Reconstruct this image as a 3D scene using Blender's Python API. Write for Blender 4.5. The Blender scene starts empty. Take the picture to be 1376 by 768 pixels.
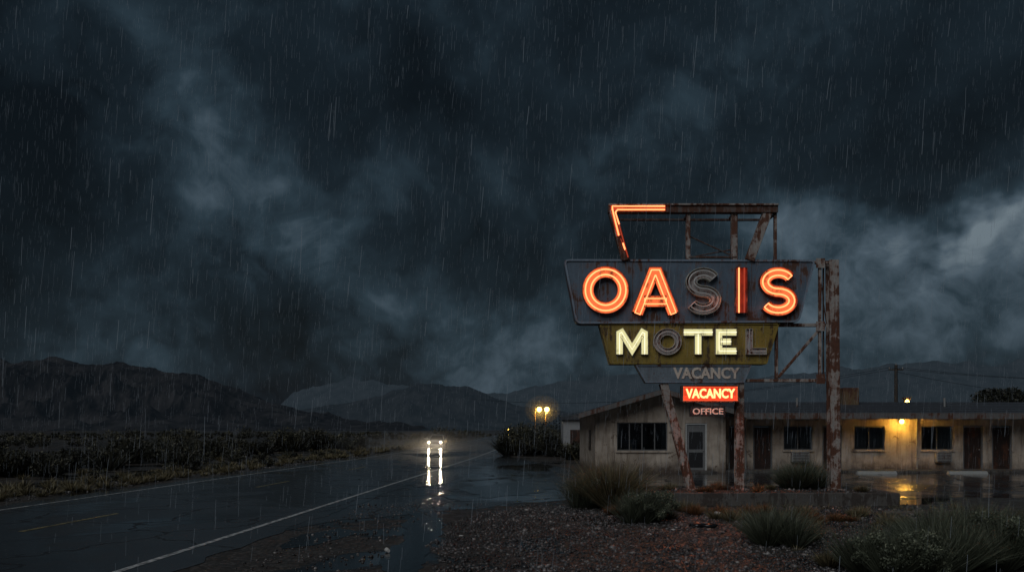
import bpy, math, random
import numpy as np
from mathutils import Vector
R=math.radians
rng=np.random.default_rng(7); random.seed(7)
scene=bpy.context.scene
scene.view_settings.view_transform='Standard'
scene.view_settings.look='None'
scene.view_settings.exposure=0
F=1070.0; HX=688.0; HY=577.0; CH=2.0
def gp(px,py):            # ground position of a feature seen in the survey photo
    d=CH*F/(py-HY); return ((px-HX)/F*d,d)
# ------------------------------------------------------------ helpers
def link(o,parent=None):
    scene.collection.objects.link(o)
    if parent is not None: o.parent=parent
    return o
def empty(name,loc=(0,0,0),rz=0):
    e=bpy.data.objects.new(name,None); e.empty_display_size=.2
    e.location=loc; e.rotation_euler[2]=rz
    return link(e)
def mesh(name,v,f,mat=None,parent=None,smooth=False):
    m=bpy.data.meshes.new(name); m.from_pydata([tuple(map(float,p)) for p in v],[],f); m.update()
    if mat: m.materials.append(mat)
    if smooth: m.polygons.foreach_set('use_smooth',[True]*len(m.polygons))
    return link(bpy.data.objects.new(name,m),parent)
def trimesh(name,V,T,col=None,mat=None,parent=None,smooth=False):
    m=bpy.data.meshes.new(name); V=np.asarray(V,dtype=np.float32); T=np.asarray(T,dtype=np.int32)
    m.vertices.add(len(V)); m.vertices.foreach_set('co',V.ravel())
    m.loops.add(T.size); m.loops.foreach_set('vertex_index',T.ravel())
    m.polygons.add(len(T)); m.polygons.foreach_set('loop_start',np.arange(0,T.size,3,dtype=np.int32))
    if col is not None:
        a=m.attributes.new('var','FLOAT','POINT'); a.data.foreach_set('value',np.asarray(col,dtype=np.float32))
    if smooth: m.polygons.foreach_set('use_smooth',np.ones(len(T),dtype=bool))
    m.update(calc_edges=True); m.validate()
    if mat: m.materials.append(mat)
    return link(bpy.data.objects.new(name,m),parent)
def box(name,x0,x1,y0,y1,z0,z1,mat=None,parent=None,bevel=0):
    v=[(x0,y0,z0),(x1,y0,z0),(x1,y1,z0),(x0,y1,z0),(x0,y0,z1),(x1,y0,z1),(x1,y1,z1),(x0,y1,z1)]
    f=[(0,3,2,1),(4,5,6,7),(0,1,5,4),(1,2,6,5),(2,3,7,6),(3,0,4,7)]
    o=mesh(name,v,f,mat,parent)
    if bevel:
        b=o.modifiers.new('b','BEVEL'); b.width=bevel; b.segments=2
    return o
def beam(name,a,b,w,d,mat,parent=None,bevel=.008):
    """rectangular bar from a to b, width w in the XZ plane, depth d along Y"""
    a=Vector(a);b=Vector(b);t=(b-a).normalized()
    s=t.cross(Vector((0,1,0)))
    if s.length<.01: s=Vector((1,0,0))
    s.normalize(); n=t.cross(s).normalized()
    v=[]
    for p in (a,b):
        for i,j in ((-1,-1),(1,-1),(1,1),(-1,1)): v.append(p+s*(w/2*i)+n*(d/2*j))
    f=[(0,1,2,3),(7,6,5,4),(0,4,5,1),(1,5,6,2),(2,6,7,3),(3,7,4,0)]
    o=mesh(name,v,f,mat,parent)
    if bevel:
        m=o.modifiers.new('b','BEVEL'); m.width=bevel; m.segments=1
    return o
def hbeam(name,a,b,w,d,t,mat,parent=None):
    """H section post from a to b : two flanges and web"""
    a=Vector(a);b=Vector(b);e=empty_child(name,parent)
    beam('flange_front',a+Vector((0,-d/2,0)),b+Vector((0,-d/2,0)),w,t,mat,e,.004)
    beam('flange_back',a+Vector((0,d/2,0)),b+Vector((0,d/2,0)),w,t,mat,e,.004)
    beam('web',a,b,t,d-t-.004,mat,e,0)
    return e
def empty_child(name,parent):
    e=bpy.data.objects.new(name,None); return link(e,parent)
def cyl(name,a,b,r0,r1,mat,parent=None,n=10):
    a=Vector(a);b=Vector(b);t=(b-a).normalized()
    s=t.orthogonal().normalized(); u=t.cross(s)
    v=[];f=[]
    for p,r in ((a,r0),(b,r1)):
        for i in range(n):
            an=2*math.pi*i/n; v.append(p+(s*math.cos(an)+u*math.sin(an))*r)
    for i in range(n): f.append((i,(i+1)%n,n+(i+1)%n,n+i))
    f.append(tuple(range(n))[::-1]); f.append(tuple(range(n,2*n)))
    return mesh(name,v,f,mat,parent)
def tube(name,pts,r,mat,parent=None,cyclic=False):
    c=bpy.data.curves.new(name,'CURVE'); c.dimensions='3D'; c.bevel_depth=r; c.bevel_resolution=2
    s=c.splines.new('POLY'); s.points.add(len(pts)-1)
    for i,p in enumerate(pts): s.points[i].co=(p[0],p[1],p[2],1)
    s.use_cyclic_u=cyclic
    c.materials.append(mat)
    return link(bpy.data.objects.new(name,c),parent)
# value noise
LAT=rng.random((256,256))
def vn(x,y):
    xi=np.floor(x).astype(int);yi=np.floor(y).astype(int);fx=x-xi;fy=y-yi
    fx=fx*fx*(3-2*fx);fy=fy*fy*(3-2*fy)
    g=lambda a,b:LAT[a%256,b%256]
    return (g(xi,yi)*(1-fx)+g(xi+1,yi)*fx)*(1-fy)+(g(xi,yi+1)*(1-fx)+g(xi+1,yi+1)*fx)*fy
def fbm(x,y,o=5,g=.5):
    s=0;a=1;t=0
    for i in range(o):
        s=s+a*vn(x*2**i+i*17.3,y*2**i+i*9.1);t+=a;a*=g
    return s/t
def ridged(x,y,o=6):
    s=0;a=1;t=0
    for i in range(o):
        s=s+a*(1-np.abs(2*vn(x*2**i+i*11.3,y*2**i+i*5.1)-1));t+=a;a*=.52
    return s/t
# ------------------------------------------------------------ materials
class M:
    def __init__(s,name):
        s.m=bpy.data.materials.new(name); s.m.use_nodes=True; s.nt=s.m.node_tree
        s.b=s.nt.nodes['Principled BSDF']; s.out=s.nt.nodes['Material Output']; s._c=None
    def n(s,t,**k):
        x=s.nt.nodes.new(t)
        for a,b in k.items(): setattr(x,a,b)
        return x
    def l(s,a,b): s.nt.links.new(a,b)
    def co(s,scale=(1,1,1)):
        if s._c is None: s._c=s.n('ShaderNodeTexCoord')
        mp=s.n('ShaderNodeMapping'); mp.inputs['Scale'].default_value=scale
        s.l(s._c.outputs['Object'],mp.inputs[0]); return mp.outputs[0]
    def noise(s,scale,detail=6,rough=.6,st=(1,1,1),dist=0):
        x=s.n('ShaderNodeTexNoise'); x.inputs['Scale'].default_value=scale
        x.inputs['Detail'].default_value=min(detail,6); x.inputs['Roughness'].default_value=rough
        x.inputs['Distortion'].default_value=dist
        s.l(s.co(st),x.inputs['Vector']); return x.outputs['Fac']
    def vor(s,scale,feature='F1',out='Distance',st=(1,1,1)):
        x=s.n('ShaderNodeTexVoronoi',feature=feature); x.inputs['Scale'].default_value=scale
        s.l(s.co(st),x.inputs['Vector']); return x.outputs[out]
    def ramp(s,f,stops):
        x=s.n('ShaderNodeValToRGB'); e=x.color_ramp.elements
        while len(e)<len(stops): e.new(.5)
        for i,(p,c) in enumerate(stops):
            if not hasattr(c,'__len__'): c=(c,c,c)
            e[i].position=p; e[i].color=(*c,1)
        s.l(f,x.inputs[0]); return x.outputs[0]
    def mix(s,f,a,b,mode='MIX'):
        x=s.n('ShaderNodeMix',data_type='RGBA',blend_type=mode)
        for i,v in ((0,f),(6,a),(7,b)):
            if isinstance(v,bpy.types.NodeSocket): s.l(v,x.inputs[i])
            elif hasattr(v,'__len__'): x.inputs[i].default_value=(*v,1)
            else: x.inputs[i].default_value=v if i==0 else (v,v,v,1)
        return x.outputs[2]
    def math(s,op,a,b=0):
        x=s.n('ShaderNodeMath',operation=op)
        for i,v in ((0,a),(1,b)):
            if isinstance(v,bpy.types.NodeSocket): s.l(v,x.inputs[i])
            else: x.inputs[i].default_value=v
        return x.outputs[0]
    def bump(s,h,st=.3,dist=.02):
        x=s.n('ShaderNodeBump'); x.inputs['Strength'].default_value=st; x.inputs['Distance'].default_value=dist
        s.l(h,x.inputs['Height']); s.l(x.outputs[0],s.b.inputs['Normal']); return x
    def set(s,k,v):
        i=s.b.inputs[k]
        if isinstance(v,bpy.types.NodeSocket): s.l(v,i)
        elif hasattr(v,'__len__'): i.default_value=(*v,1)
        else: i.default_value=v
        return s
def plain(name,c,rough=.6,metal=0,em=None,es=0,var=.3):
    a=M(name); nz=a.noise(9,4,.6)
    a.set('Base Color',a.mix(nz,tuple(x*(1-var) for x in c),tuple(min(1,x*(1+var)) for x in c)))
    a.set('Roughness',rough).set('Metallic',metal)
    if em: a.set('Emission Color',em).set('Emission Strength',es)
    return a.m
def rusty(name,paint,rust=(.085,.03,.014),amt=.5,rough=.45,metal=.0,scale=1.6,streak=True,dark=(.018,.012,.01)):
    a=M(name)
    n1=a.noise(scale,9,.68,dist=.4)
    if streak:
        n2=a.noise(3.0,6,.6,st=(3.2,3.2,.28)); n1=a.math('ADD',a.math('MULTIPLY',n1,.58),a.math('MULTIPLY',n2,.42))
    th=.5+.32*(.5-amt)
    mask=a.ramp(n1,[(th,0),(th+.03,1)])
    edge=a.ramp(n1,[(th-.05,0),(th,1)])
    rn=a.noise(14,6,.7)
    rc=a.mix(rn,dark,tuple(min(1,r*1.7) for r in rust))
    pn=a.noise(5,6,.7,st=(1.5,1.5,.5)); pc=a.mix(pn,tuple(p*.45 for p in paint),tuple(min(1,p*1.45) for p in paint))
    pc=a.mix(a.math('MULTIPLY',edge,.55),pc,tuple(min(1,(r*1.2+p*.4)) for r,p in zip(rust,paint)))
    fine=a.ramp(a.noise(26,4,.7),[(.58,0),(.64,1)])
    pc=a.mix(a.math('MULTIPLY',fine,.8),pc,rust)
    a.set('Base Color',a.mix(mask,pc,rc))
    a.set('Roughness',a.ramp(mask,[(0,rough),(1,.8)])).set('Metallic',metal)
    a.bump(rn,.3,.006)
    return a.m
def emis(name,c,s,mod=None,base=(.1,.03,.02)):
    a=M(name); a.set('Base Color',base).set('Roughness',.4).set('Emission Color',c)
    if mod:
        f=a.ramp(a.noise(mod[0],7,.65,st=(1,1,.7)),[(mod[1],mod[3]),(mod[2],1.0)])
        a.set('Emission Strength',a.math('MULTIPLY',f,s))
    else: a.set('Emission Strength',s)
    return a.m
# stucco
a=M('stucco_wall'); big=a.noise(.9,7,.65); st=a.noise(2.2,6,.6,st=(2.6,2.6,.3))
c=a.mix(a.ramp(big,[(.3,0),(.7,1)]),(.25,.195,.15),(.58,.49,.40)); c=a.mix(a.ramp(st,[(.50,0),(.72,.75)]),c,(.12,.085,.06))
fl=a.ramp(a.noise(1.3,8,.72,dist=.5),[(.60,0),(.615,1)]); c=a.mix(a.math('MULTIPLY',fl,.8),c,(.15,.10,.07))
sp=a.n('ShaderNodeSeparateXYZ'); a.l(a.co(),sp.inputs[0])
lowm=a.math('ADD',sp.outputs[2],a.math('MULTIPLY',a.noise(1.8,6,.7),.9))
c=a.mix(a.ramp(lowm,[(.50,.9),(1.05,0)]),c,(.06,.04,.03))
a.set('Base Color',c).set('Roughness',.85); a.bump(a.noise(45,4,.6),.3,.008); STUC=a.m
ROOF=plain('roof_shingle',(.06,.062,.07),.38); FASC=rusty('fascia_paint',(.15,.145,.14),amt=.4)
TRIM=plain('window_frame',(.13,.13,.13),.5); WHITE=plain('white_paint',(.5,.5,.48),.5)
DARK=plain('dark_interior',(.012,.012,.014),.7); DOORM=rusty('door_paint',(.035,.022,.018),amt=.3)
CURT=plain('curtain_cloth',(.24,.25,.26),.9); CONC=rusty('concrete',(.10,.093,.085),rust=(.05,.042,.036),amt=.5,rough=.6)
ACM=rusty('ac_metal',(.28,.28,.27),amt=.3)
a=M('window_glass')
tr=a.n('ShaderNodeBsdfTransparent'); gl=a.n('ShaderNodeBsdfGlossy'); gl.inputs['Roughness'].default_value=.06
fr=a.n('ShaderNodeFresnel'); fr.inputs[0].default_value=1.7; mx=a.n('ShaderNodeMixShader')
tr.inputs[0].default_value=(.6,.65,.67,1)
a.l(fr.outputs[0],mx.inputs[0]);a.l(tr.outputs[0],mx.inputs[1]);a.l(gl.outputs[0],mx.inputs[2]);a.l(mx.outputs[0],a.out.inputs[0]); GLASS=a.m
RUST=rusty('rusted_steel',(.38,.35,.32),rust=(.12,.045,.023),amt=.56,scale=3.0)
RUSTD=rusty('dark_rusted_steel',(.12,.11,.105),rust=(.09,.035,.018),amt=.6,scale=2.6)
BLUEB=rusty('blue_sign_paint',(.115,.16,.21),rust=(.10,.045,.028),amt=.37,scale=1.5)
BLUERIM=rusty('blue_rim_paint',(.22,.28,.35),rust=(.12,.045,.025),amt=.35)
GOLDB=rusty('gold_sign_paint',(.31,.22,.045),rust=(.075,.045,.015),amt=.38,scale=1.6)
GREYB=rusty('grey_sign_paint',(.18,.22,.255),rust=(.09,.04,.025),amt=.28)
LETG=rusty('letter_grey',(.50,.45,.43),rust=(.16,.06,.035),amt=.42,scale=3.5)
LETR=rusty('letter_redpaint',(.30,.07,.045),rust=(.08,.02,.012),amt=.4,scale=3)
LETW=rusty('letter_white',(.62,.60,.52),rust=(.1,.06,.035),amt=.3,scale=3.5)
LETP=rusty('letter_faded_pink',(.88,.62,.52),rust=(.14,.07,.05),amt=.2,scale=3)
NEON=emis('neon_tube',(1,.26,.09),2.9); NEOND=emis('neon_tube_dim',(1,.1,.04),.35)
NEONF=emis('neon_letter_face',(1,.17,.05),.98,mod=(2.6,.36,.50,.12)); NEONFD=emis('neon_face_dim',(.9,.05,.02),.2,mod=(3,.35,.6,.1))
YEL=emis('yellow_letter_face',(.88,.84,.42),.85,mod=(5,.3,.44,.45)); YTUBE=emis('yellow_tube',(1,.95,.65),1.25)
GLASSTUBE=plain('dead_tube',(.6,.58,.55),.2)
# ------------------------------------------------------------ world: storm sky
w=bpy.data.worlds.new("World"); scene.world=w; w.use_nodes=True; nt=w.node_tree
try: w.cycles.sampling_method='NONE'
except Exception as ex: print(ex)
for x in list(nt.nodes): nt.nodes.remove(x)
N=lambda t,**k:(lambda q:([setattr(q,a,b) for a,b in k.items()],q)[1])(nt.nodes.new(t))
L=nt.links.new
def wm(op,a,b=0.0,c=None):
    x=N('ShaderNodeMath',operation=op)
    for i,v in enumerate([a,b] if c is None else [a,b,c]):
        if isinstance(v,bpy.types.NodeSocket): L(v,x.inputs[i])
        else: x.inputs[i].default_value=v
    return x.outputs[0]
def wv(op,a,b):
    x=N('ShaderNodeVectorMath',operation=op)
    for i,v in enumerate((a,b)):
        if isinstance(v,bpy.types.NodeSocket): L(v,x.inputs[i])
        else: x.inputs[i].default_value=v
    return x
tc=N('ShaderNodeTexCoord'); D=tc.outputs['Generated']
def wnoise(vec,scale,detail=6,rough=.55,out='Fac',dist=0):
    x=N('ShaderNodeTexNoise'); x.inputs['Scale'].default_value=scale;x.inputs['Detail'].default_value=detail
    x.inputs['Roughness'].default_value=rough;x.inputs['Distortion'].default_value=dist; L(vec,x.inputs['Vector']); return x.outputs[out]
def warp(vec,scale,amp,detail=5):
    c=wnoise(vec,scale,detail,.6,'Color'); s=wv('SUBTRACT',c,(.5,.5,.5)); x=N('ShaderNodeVectorMath',operation='SCALE')
    L(s.outputs[0],x.inputs[0]); x.inputs['Scale'].default_value=amp; return wv('ADD',vec,x.outputs[0]).outputs[0]
Dw=warp(D,4.5,.32,5)
def blob(px,py,s1,s2,ang,amp):
    c=Vector((px-HX,F,HY-py)).normalized()
    r=Vector((0,0,1)).cross(c).normalized()*-1; u=c.cross(r)*-1
    if u.z<0: u=-u
    if r.x<0: r=-r
    a=R(ang); a1=r*math.cos(a)+u*math.sin(a); a2=-r*math.sin(a)+u*math.cos(a)
    k=c.y; s1=s1/F*k*1.0; s2=s2/F*k
    p=wv('DOT_PRODUCT',Dw,tuple(a1/s1)).outputs['Value']; q=wv('DOT_PRODUCT',Dw,tuple(a2/s2)).outputs['Value']
    p=wm('SUBTRACT',p,c.dot(a1)/s1); q=wm('SUBTRACT',q,c.dot(a2)/s2)
    e=wm('POWER',math.e,wm('MULTIPLY',wm('MULTIPLY_ADD',p,p,wm('MULTIPLY',q,q)),-.6))
    return wm('MULTIPLY',e,amp)
B=[(1270,390,260,90,8,.42),(1335,292,95,24,14,.32),(1110,300,105,38,-10,.26),(820,430,240,90,0,.16),(560,495,400,60,0,.22),
(300,205,160,42,-52,.29),(120,165,120,55,-20,.16),(470,290,130,50,20,.20),(600,40,90,45,-30,.20),(950,125,190,34,28,.17),
(560,150,170,75,0,-.15),(1210,225,190,46,10,-.17),(640,350,150,45,-10,-.10),(60,330,170,70,0,-.08),(1250,60,190,60,0,-.05)]
acc=.150
for b in B: acc=wm('ADD',acc,blob(*b))
Dn=warp(D,3.2,.20,4)
nz=wnoise(Dn,4.6,8,.64); nz2=wnoise(D,2.1,2,.5); bl=wnoise(Dn,8.0,5,.55)
bl=wm('ABSOLUTE',wm('SUBTRACT',bl,.5))
accp=wm('MAXIMUM',acc,.06)
v=wm('ADD',acc,wm('MULTIPLY',wm('SUBTRACT',nz,.5),wm('ADD',.50,wm('MULTIPLY',accp,2.3))))
v=wm('ADD',v,wm('MULTIPLY',wm('SUBTRACT',nz2,.5),.38))
v=wm('ADD',v,wm('MULTIPLY',wm('SUBTRACT',bl,.06),wm('ADD',.25,wm('MULTIPLY',accp,2.0))))
cr=N('ShaderNodeValToRGB'); L(v,cr.inputs[0]); e=cr.color_ramp.elements
st=[(0,(.0030,.0055,.0084)),(.2,(.0080,.0145,.0210)),(.42,(.021,.037,.051)),(.68,(.060,.088,.114)),(1,(.14,.18,.21))]
while len(e)<len(st): e.new(.5)
for i,(p,c) in enumerate(st): e[i].position=p;e[i].color=(*c,1)
sky=N('ShaderNodeTexSky'); sky.sky_type='NISHITA'; sky.sun_disc=False; sky.sun_elevation=R(1.5); sky.sun_rotation=R(200)
bg=N('ShaderNodeBackground'); bg2=N('ShaderNodeBackground'); add=N('ShaderNodeAddShader'); wo=N('ShaderNodeOutputWorld')
L(cr.outputs[0],bg.inputs[0]); bg.inputs[1].default_value=1.0; L(sky.outputs[0],bg2.inputs[0]); bg2.inputs[1].default_value=.002
L(bg.outputs[0],add.inputs[0]);L(bg2.outputs[0],add.inputs[1]);L(add.outputs[0],wo.inputs[0])
sl=bpy.data.lights.new('overcast_light','SUN'); sl.energy=.85; sl.angle=R(40); sl.color=(.92,.96,1)
so=link(bpy.data.objects.new('overcast_light',sl)); so.rotation_euler=(R(50),0,R(-30))
# ------------------------------------------------------------ terrain
def roadc(Y):
    ys=[-40,0,60,85,120,165,230,305,450,700,1500]; xs=[-12.6,-10.1,-6.35,-5.25,-4.3,-3.2,-1.9,-.6,1.2,3.0,9]
    return np.interp(Y,ys,xs)
a=M('ground_dirt')
st1=a.vor(22,'F1','Color'); bw=a.n('ShaderNodeRGBToBW'); a.l(st1,bw.inputs[0])
c=a.mix(a.noise(.6,8,.65),(.022,.018,.015),(.070,.058,.048)); c=a.mix(a.ramp(bw.outputs[0],[(.55,0),(.8,.8)]),c,(.15,.13,.115))
pud=a.ramp(a.noise(.33,6,.55,dist=.6),[(.53,0),(.57,1)])
c=a.mix(pud,c,(.015,.014,.014))
a.set('Base Color',c).set('Roughness',a.mix(pud,a.ramp(a.noise(3,4),[(.35,.30),(.65,.6)]),.05)).set('IOR',1.4)
h=a.math('MULTIPLY',a.math('ADD',a.math('MULTIPLY',bw.outputs[0],.5),a.noise(6,6,.7)),a.math('SUBTRACT',1,pud))
a.bump(h,.8,.04); GROUND=a.m
mesh('ground',[(-9000,-60,0),(9000,-60,0),(9000,9000,0),(-9000,9000,0)],[(0,1,2,3)],GROUND)
def asphalt(name,wet0,crack=.9,tint=(.040,.042,.045),base_r=.24,ior=1.5):
    a=M(name); big=a.noise(.22,5,.6,dist=.5,st=(1,.5,1)); fine=a.noise(90,2,.6)
    cn=a.n('ShaderNodeTexVoronoi',feature='DISTANCE_TO_EDGE'); cn.inputs['Scale'].default_value=.34
    wv_=a.n('ShaderNodeVectorMath',operation='ADD'); nn=a.n('ShaderNodeTexNoise'); nn.inputs['Scale'].default_value=1.4; nn.inputs['Detail'].default_value=5
    a.l(a.co(),nn.inputs[0]); a.l(a.co(),wv_.inputs[0]); a.l(nn.outputs['Color'],wv_.inputs[1]); a.l(wv_.outputs[0],cn.inputs['Vector'])
    cr=a.ramp(cn.outputs['Distance'],[(.005,1),(.018,0)]); patch=a.ramp(a.noise(.5,5,.6),[(.52,0),(.55,1)])
    cr=a.math('MULTIPLY',cr,crack)
    c=a.mix(big,tuple(t*.6 for t in tint),tuple(t*1.5 for t in tint)); c=a.mix(a.math('MULTIPLY',patch,.35),c,(.06,.06,.06))
    c=a.mix(a.math('MULTIPLY',a.ramp(fine,[(.5,0),(.75,1)]),.4),c,(.14,.14,.14)); c=a.mix(cr,c,(.004,.004,.004))
    pud=a.ramp(big,[(wet0,0),(wet0+.06,1)])
    c=a.mix(a.math('MULTIPLY',pud,.5),c,(.015,.015,.016))
    rr=a.ramp(pud,[(0,base_r),(1,.05)]); rr=a.mix(cr,rr,.7)
    a.set('Base Color',c).set('Roughness',rr).set('IOR',ior)
    inv=a.math('SUBTRACT',1.0,a.math('MULTIPLY',pud,.75))
    hh=a.math('ADD',a.math('MULTIPLY',fine,.22),a.math('MULTIPLY',a.noise(7,3,.6),.5))
    hh=a.math('MULTIPLY',hh,inv); hh=a.math('ADD',hh,a.math('MULTIPLY',a.noise(1.0,2,.5),1.2))
    a.bump(hh,.40,.02); return a.m
ROAD=asphalt('wet_asphalt_road',.46,.7,(.046,.048,.051),.24,1.62); LOT=asphalt('wet_asphalt_lot',.45,1.0,(.036,.036,.038),.20,1.7)
def strip(name,off0,off1,ys,z,mat,parent=None,jit0=0,jit1=0):
    v=[];f=[]
    for i,y in enumerate(ys):
        c=roadc(y); j0=jit0*(fbm(np.array(y*1.3+3.),np.array(1.7))-.5)*2; j1=jit1*(fbm(np.array(y*1.1+40.),np.array(5.7))-.5)*2
        v+= [(c+off0+j0,y,z),(c+off1+j1,y,z)]
        if i: k=2*i; f.append((k-2,k-1,k+1,k))
    return mesh(name,v,f,mat,parent)
ysr=list(np.concatenate([np.arange(-40,60,.5),np.arange(60,320,5),np.arange(320,1500,40)]))
road=empty('road')
strip('asphalt',-4.75,4.6,ysr,.008,ROAD,road,.25,.35)
a=M('white_line_paint'); wn=a.ramp(a.noise(7,7,.7),[(.40,0),(.56,1)])
a.set('Base Color',a.mix(wn,(.12,.12,.12),(.66,.66,.64))).set('Roughness',.4); WLINE=a.m
a=M('yellow_line_paint'); wn=a.ramp(a.noise(7,7,.7),[(.42,0),(.60,1)])
a.set('Base Color',a.mix(wn,(.07,.06,.035),(.42,.34,.16))).set('Roughness',.4); YLINE=a.m
strip('edge_line_right',3.79,3.91,ysr,.012,WLINE,road); strip('edge_line_left',-3.90,-3.80,ysr,.012,WLINE,road)
y=15.6-12*4
while y<300:
    strip('centre_dash',-.56,-.44,list(np.linspace(y,y+3.4,6)),.012,YLINE,road); y+=12.0
def ragged(pts,step=.5,amp=.35,closed=True):
    out=[];n=len(pts)
    for i in range(n if closed else n-1):
        a=np.array(pts[i]);b=np.array(pts[(i+1)%n]);m=max(1,int(np.linalg.norm(b-a)/step))
        for j in range(m):
            p=a+(b-a)*j/m
            q=np.array([fbm(np.array(p[0]*.9+3),np.array(p[1]*.9),4,.6)-.5,fbm(np.array(p[0]*.9+60),np.array(p[1]*.9+20),4,.6)-.5])
            out.append(tuple(p+q*amp*2))
    return out
lotp=[gp(375,712),gp(455,697),gp(555,689),gp(650,682),gp(770,670),(2.6,23.6),(10,23.6),(40,23.6),(40,37.0),(3.2,37.0),(2.6,42),(1.0,52),(-.4,62),(-1.2,66),(-3.5,60),(-4.2,40),(-6.5,22)]
lp=ragged(lotp,.5,.5)
mesh('parking_lot_pavement',[(x,y,.004) for x,y in lp],[tuple(range(len(lp)))],LOT)
a=M('puddle_water'); a.set('Base Color',(.010,.010,.011)).set('Roughness',.05).set('IOR',1.5); a.bump(a.noise(8,3,.6),.40,.014); WATER=a.m
PUDS=[[gp(498,800),gp(575,800),gp(572,752),gp(600,718),gp(590,692),gp(548,686),gp(548,712),gp(520,745)],
      [gp(375,738),gp(425,733),gp(485,716),gp(460,709),gp(400,718)],[gp(640,668),gp(705,666),gp(740,655),gp(690,648),(gp(625,655))],[gp(560,655),gp(600,650),gp(620,635),gp(585,632),gp(560,642)]]
for i,p in enumerate(PUDS):
    pp=ragged(p,.22,.32 if i<2 else .8)
    mesh('puddle',[(x,y,.0062 if i<2 else .0105) for x,y in pp],[tuple(range(len(pp)))],WATER)
def ico():
    import bmesh
    bm=bmesh.new(); bmesh.ops.create_icosphere(bm,subdivisions=1,radius=1); v=np.array([x.co[:] for x in bm.verts]); t=np.array([[q.index for q in fc.verts] for fc in bm.faces]); bm.free(); return v,t
IV,IT=ico()
def rocks(name,X,Y,S,mat,z=0):
    n=len(X); V=np.repeat(IV[None],n,0)*(1+rng.uniform(-.28,.28,(n,len(IV),1)))
    V=V*rng.uniform(.6,1.2,(n,1,3)); an=rng.uniform(0,6.28,n); c,s=np.cos(an)[:,None],np.sin(an)[:,None]
    x=V[...,0]*c-V[...,1]*s; yy=V[...,0]*s+V[...,1]*c; zz=V[...,2]*.7
    P=np.stack([x*S[:,None]+X[:,None],yy*S[:,None]+Y[:,None],zz*S[:,None]+z+S[:,None]*.25],-1).reshape(-1,3)
    T=(IT[None]+(np.arange(n)*len(IV))[:,None,None]).reshape(-1,3)
    trimesh(name,P,T,np.repeat(rng.random(n),len(IV)),mat)
a=M('gravel_stone'); at=a.n('ShaderNodeAttribute',attribute_name='var')
patch=a.ramp(a.noise(.7,5,.6),[(.38,.45),(.62,1.15)])
a.set('Base Color',a.mix(1.0,a.ramp(at.outputs['Fac'],[(0,(.024,.023,.025)),(.6,(.075,.071,.071)),(.88,(.17,.155,.15)),(1,(.36,.33,.31))]),patch,'MULTIPLY')).set('Roughness',.30); STONE=a.m
n=38000; X=rng.uniform(-4.5,11,n);Y=10.4+rng.random(n)**1.1*11
edge=-1.25+1.2*(fbm(Y*0+7,Y*.8)-.5)+np.clip((Y-16.5)*.25,0,2.2)
dens=np.where(X>edge,1,.0)*np.where(Y<20.5+.6*np.sin(X),1,.3)*np.clip(.45+1.3*fbm(X*.7,Y*.7),0,1)
dens=np.where((X<edge-.9)&(X>-4),.12,dens)
k=rng.random(n)<dens; X,Y=X[k],Y[k]
rocks('gravel',X,Y,np.exp(rng.normal(math.log(.020),.38,len(X))),STONE)
n=1500; Y=rng.uniform(12,60,n); X=roadc(Y)-5-rng.exponential(1.5,n); rocks('roadside_gravel',X,Y,np.exp(rng.normal(math.log(.03),.4,n)),STONE)
# ------------------------------------------------------------ mountains
def mountain(name,prof,D,depth,base,haze_glow,seed,rough=.28,fx=260.,jag=6.):
    px=np.array([p[0] for p in prof],float);py=np.array([p[1] for p in prof],float)
    nx,ny=900,90; u=np.linspace(px[0],px[-1],nx)
    pp=np.interp(u,px,py)-(ridged(u/60.+seed,u*0+seed,6)-.62)*jag*2.2
    top=(HY-pp)/F*D+CH
    V=np.zeros((ny,nx,3)); X0=(u-HX)/F
    for j in range(ny):
        t=j/(ny-1)*1.4
        Yd=D+ (t-1)*depth
        hh=np.where(t<=1,t**1.9,1-(t-1)*1.6)
        x=X0*D
        r=ridged(x/fx+seed,np.full_like(x,Yd/fx*1.0)+seed,7)
        amp=np.clip(t*1.6,0,1)
        z=top*(hh+rough*(r-.62)*amp*2*min(1,3*abs(t-1)+.08))
        V[j,:,0]=x*(Yd/D)**.3;V[j,:,1]=Yd;V[j,:,2]=np.where(t<.02,-5,z)
    idx=np.arange(nx*ny).reshape(ny,nx)
    A,Bq,C,Dq=idx[:-1,:-1].ravel(),idx[:-1,1:].ravel(),idx[1:,1:].ravel(),idx[1:,:-1].ravel()
    T=np.concatenate([np.stack([A,Bq,C],1),np.stack([A,C,Dq],1)])
    a=M(name+'_rock_haze'); cc=a.mix(a.ramp(a.noise(.012,6,.65,st=(1,1,.5)),[(.38,0),(.62,1)]),tuple(q*.3 for q in base),tuple(q*1.7 for q in base))
    a.set('Base Color',cc).set('Roughness',.95).set('Emission Color',haze_glow).set('Emission Strength',1.0).set('Specular IOR Level',0)  # aerial haze put into the rock as constant emission, one colour per range
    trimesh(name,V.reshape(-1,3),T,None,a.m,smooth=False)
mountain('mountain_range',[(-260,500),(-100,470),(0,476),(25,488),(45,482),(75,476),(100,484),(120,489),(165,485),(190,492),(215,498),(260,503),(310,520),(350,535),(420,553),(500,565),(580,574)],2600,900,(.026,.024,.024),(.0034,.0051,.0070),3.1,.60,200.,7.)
mountain('mountain_range',[(330,572),(400,552),(470,543),(520,525),(550,516),(590,511),(620,519),(660,532),(700,546),(760,554),(840,560),(900,570)],3300,900,(.018,.018,.019),(.0090,.0135,.0178),8.3,.50,220.,7.)
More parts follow.
